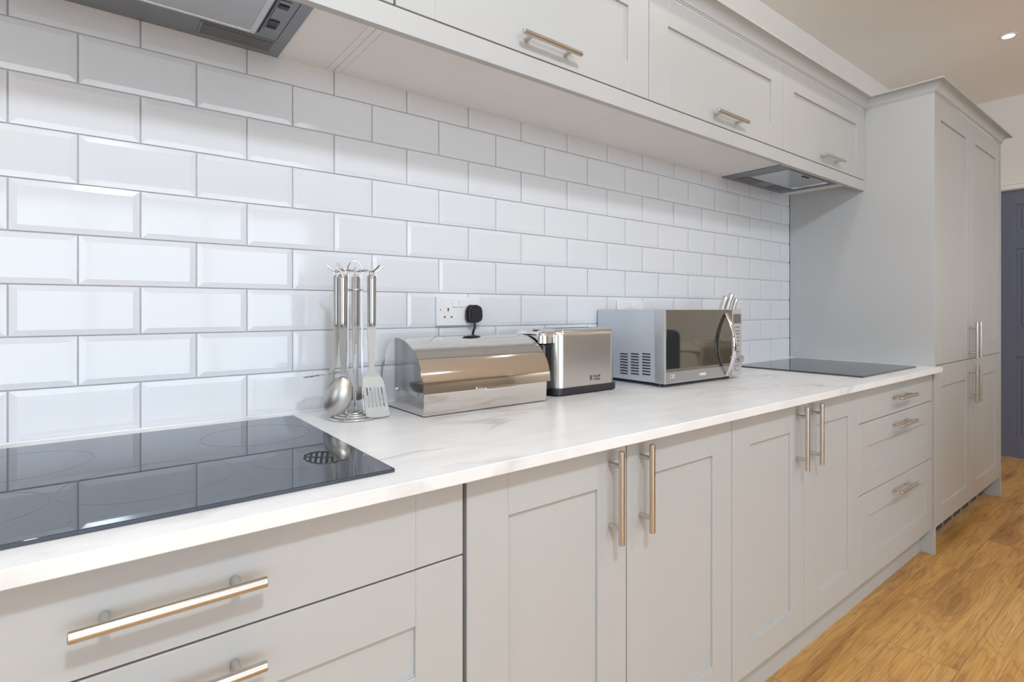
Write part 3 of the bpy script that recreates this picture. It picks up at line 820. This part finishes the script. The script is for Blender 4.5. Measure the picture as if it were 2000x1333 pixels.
for i in range(nr):
    for k in range(nc):
        if is_slot(i, k): continue
        b.bm.faces.new((V1[i][k], V1[i][k+1], V1[i+1][k+1], V1[i+1][k])); b.bm.faces.new((V2[i][k], V2[i+1][k], V2[i+1][k+1], V2[i][k+1]))
        for (di, dk, p, q) in ((-1, 0, (i, k), (i, k+1)), (1, 0, (i+1, k), (i+1, k+1)), (0, -1, (i, k), (i+1, k)), (0, 1, (i, k+1), (i+1, k+1))):
            ni, nk = i+di, k+dk
            if ni < 0 or nk < 0 or ni >= nr or nk >= nc or is_slot(ni, nk):
                b.bm.faces.new((V1[p[0]][p[1]], V1[q[0]][q[1]], V2[q[0]][q[1]], V2[p[0]][p[1]]))
b.build('blade', 'blade_steel', t, local=True, smooth=30)
# ladle behind
t = tool('ladle', 'steel ladle hanging at the back of the utensil stand', .002, -.040, FACE+pi)
strip([(0, 0, .222), (0, 0, .15), (0, 0, .085), (0, 0, .062)], [.0085, .0070, .0060, .0060], .0024).build('neck', 'blade_steel', t, local=True)
b = MB(); cz = .052; R_ = .036
pr = [(0, -R_*.8)] + [(R_*math.sin(a), -R_*.8*math.cos(a)) for a in [pi/2*k/10 for k in range(1, 11)]]
b.lathe(pr + [(R_-.0015, 0)] + [(max((R_-.0015)*math.sin(a), 0), -(R_*.8-.0015)*math.cos(a)) for a in [pi/2*k/10 for k in range(9, -1, -1)]], (0, -.0372, cz+.006))
b.build('bowl', 'blade_steel', t, local=True, smooth=50)
# masher with a slotted plate, edge on to the camera
t = tool('potato_masher', 'steel potato masher with a round slotted plate hanging at the left of the utensil stand', -.040, -.006, FACE, r=.010)
strip([(0, 0, .222), (-.001, 0, .19), (-.003, 0, .15), (-.006, 0, .125), (-.012, .0, .112)], [.007, .006, .005, .005, .005], .0024).build('neck', 'blade_steel', t, local=True)
b = MB(); R_ = .042
xs_ = [-R_ + 2*R_*k/14 for k in range(15)]
for k in range(14):
    x0, x1 = xs_[k], xs_[k+1]
    if k % 2 == 0:
        m_ = math.sqrt(max(R_**2-((x0+x1)/2)**2, 1e-6)); b.box(x0, x1, -m_, m_, -.0009, .0009)
b.ring((0, 0, 0), R_-.002, .0019, 40, 6)
b.box(-R_+.002, R_-.002, -.004, .004, -.001, .001)
mx = Matrix.Translation((-.030, .004, .104)) @ Matrix.Rotation(math.radians(6), 4, 'X').inverted() @ Matrix.Rotation(math.radians(7), 4, 'Y').inverted()
bmesh.ops.transform(b.bm, matrix=mx, verts=b.bm.verts)
b.build('mashing_plate', 'blade_steel', t, local=True, smooth=0)

# ------------------------------------------------------------------ knife block behind the microwave
KB = (2.108, -.187)
t = thing('knife_block', 'steel knife block behind the right end of the microwave', 'knife block', (KB[0], KB[1], H))
b = MB(); b.prism([(KB[1]-.038, H), (KB[1]+.07, H), (KB[1]+.10, H+.17), (KB[1]+.02, H+.222), (KB[1]-.03, H+.20)], 'x', KB[0]-.038, KB[0]+.036)
bmesh.ops.bevel(b.bm, geom=b.bm.edges[:], offset=.003, segments=2, affect='EDGES'); b.build('block', 'brushed_steel', t)
kn = None
dirv = Vector((.16, -.26, 1)).normalized()
for k, (dx, dy, dz, Lk, lab) in enumerate(((-.028, .010, .0, .105, 'knife with a rounded steel handle, leftmost in the block behind the microwave'),
        (.000, .004, .004, .112, 'knife with a rounded steel handle, middle of the three in the block'),
        (.024, -.008, -.004, .100, 'knife with a slim steel handle, rightmost in the block behind the microwave'))):
    base = Vector((KB[0]+dx, KB[1]+dy, H+.212+dz))
    t = thing('kitchen_knife', lab, 'knife', base, 0, 'steel handled knives in the block')
    b = MB(); pts = [dirv*(Lk*u) for u in (0, .03, .25, .5, .75, .92, .98, 1.0)]
    rr = [.0095, .0115, .0122, .0118, .0122, .0135, .0115, .0065]
    if k == 2: rr = [r_*.72 for r_ in rr]
    b.tube(pts, .01, 16, radii=rr, flat=.8); b.build('handle', 'brushed_steel', t, local=True)
    b = MB(); b.tube([dirv*-.10, dirv*-.05, dirv*.004], .006, 8, radii=[.003, .006, .006], flat=.2); b.build('blade', 'satin_steel', t, local=True)

# ------------------------------------------------------------------ ceiling downlights
for k, (x, y) in enumerate(SPOTS):
    vis = (k == 3)
    t = thing('ceiling_downlight', 'round recessed ceiling spotlight glowing above the tall cupboard' if vis else 'round recessed ceiling spotlight, row %s from the cabinets, beyond the picture' % ('nearest', 'second', 'third')[0 if k < 4 else 1 if k < 6 else 2], 'downlight', (x, y, CEIL-.004), 0, 'recessed ceiling spotlights')
    b = MB(); b.lathe([(.030, 0), (.041, 0), (.043, .002), (.043, .004), (.030, .004)], (0, 0, 0), 36); b.build('trim_ring', 'white_gloss', t, local=True)
    b = MB(); b.cyl((0, 0, .001), (0, 0, .0035), .030, seg=32); b.build('lamp', 'lamp_glow', t, local=True)
    d = bpy.data.lights.new('downlight_bulb', 'SPOT'); d.energy = SPOT_POWER*(.45 if k < 4 else 1.5 if k < 6 else 1.3); d.color = WARM; d.shadow_soft_size = .03
    d.spot_size = math.radians(142); d.spot_blend = .5
    o = bpy.data.objects.new('downlight_bulb', d); COL.objects.link(o); o.parent = t; o.location = (0, 0, -.012)

# added globe lamp behind the camera, stands in for bounced flash
t = thing('flash_stand_in', 'added round white globe lamp behind the camera, standing in for bounced flash', 'lamp', (FLASH_POS[0], FLASH_POS[1], FLASH_POS[2]))
b = MB(); b.cyl((0, 0, .10), (0, 0, CEIL-FLASH_POS[2]-.016), .004); b.build('cord', 'white_plastic', t, local=True)
b = MB(); b.cyl((0, 0, CEIL-FLASH_POS[2]-.018), (0, 0, CEIL-FLASH_POS[2]-.0005), .05, seg=32); b.build('ceiling_rose', 'white_gloss', t, local=True)
b = MB(); b.cyl((0, 0, .085), (0, 0, .11), .03, seg=24); b.build('holder', 'white_gloss', t, local=True)
mat('globe_glow', (1, 1, 1), 0.5, emit=(FLASH_COL, FLASH_GLOW))
b = MB(); b.lathe([(.09*math.sin(pi*k/16), -.09*math.cos(pi*k/16)) for k in range(17)], (0, 0, 0), 32); b.build('globe', 'globe_glow', t, local=True)

# ------------------------------------------------------------------ dining corner seen in the microwave door
t = thing('dining_table', 'round white pedestal table seen reflected in the microwave door', 'table', (4.68, -2.52, 0))
b = MB(); b.lathe([(0, .715), (.50, .715), (.53, .73), (.53, .742), (.52, .75), (0, .75)], (0, 0, 0), 56); b.build('tabletop', 'table_white', t, local=True)
b = MB(); b.lathe([(0, 0), (.26, 0), (.25, .02), (.10, .06), (.06, .16), (.055, .5), (.09, .66), (.20, .715), (0, .715)], (0, 0, 0), 40); b.build('pedestal', 'table_leg', t, local=True)
for x, y, r_, lab in ((4.50, -2.36, .13, 'wide cream bowl on the white table, seen in the microwave door'), (4.76, -2.34, .10, 'small cream bowl on the white table, seen in the microwave door')):
    b = MB(); b.lathe([(0, 0), (r_*.45, 0), (r_*.8, r_*.25), (r_, r_*.62), (r_*.96, r_*.62), (r_*.75, r_*.28), (0, r_*.08)], (0, 0, 0), 36)
    o = b.build('serving_bowl', 'ceramic', None, local=True); o.location = (x, y, .7502); tag(o, lab, 'bowl')
t = thing('dining_chair', 'beige upholstered dining chair seen reflected in the microwave door', 'chair', (3.95, -1.80, 0), math.radians(42))
b = MB(); b.box(-.23, .23, -.22, .22, .38, .48, .04, 4); b.build('seat', 'chair_fabric', t, local=True, smooth=60)
b = MB(); b.box(-.235, .235, .17, .24, .44, .87, .034, 4); bmesh.ops.transform(b.bm, matrix=Matrix.Rotation(-.10, 4, 'X'), verts=b.bm.verts); b.build('backrest', 'chair_fabric', t, local=True, smooth=60)
for sx in (-1, 1):
    for sy in (-1, 1):
        b = MB(); b.cyl((sx*.19, sy*.18, .39), (sx*.21, sy*.21, 0), .018, .012, 14); b.build('leg', 'oak_leg', t, local=True)
t = thing('armchair', 'dark navy high backed armchair seen reflected in the microwave door', 'armchair', (2.98, -2.02, 0), math.radians(8))
b = MB(); b.box(-.32, .32, -.30, .30, .12, .44, .05, 4); b.build('seat', 'navy_fabric', t, local=True, smooth=60)
b = MB(); b.box(-.32, .32, .20, .34, .35, .965, .05, 4); b.build('backrest', 'navy_fabric', t, local=True, smooth=60)
for sx in (-1, 1):
    b = MB(); b.box(sx*.34-.06, sx*.34+.06, -.28, .28, .12, .62, .045, 4); b.build('armrest', 'navy_fabric', t, local=True, smooth=60)
    for sy in (-1, 1):
        b = MB(); b.cyl((sx*.28, sy*.24, .13), (sx*.29, sy*.26, 0), .02, .014, 12); b.build('leg', 'oak_leg', t, local=True)
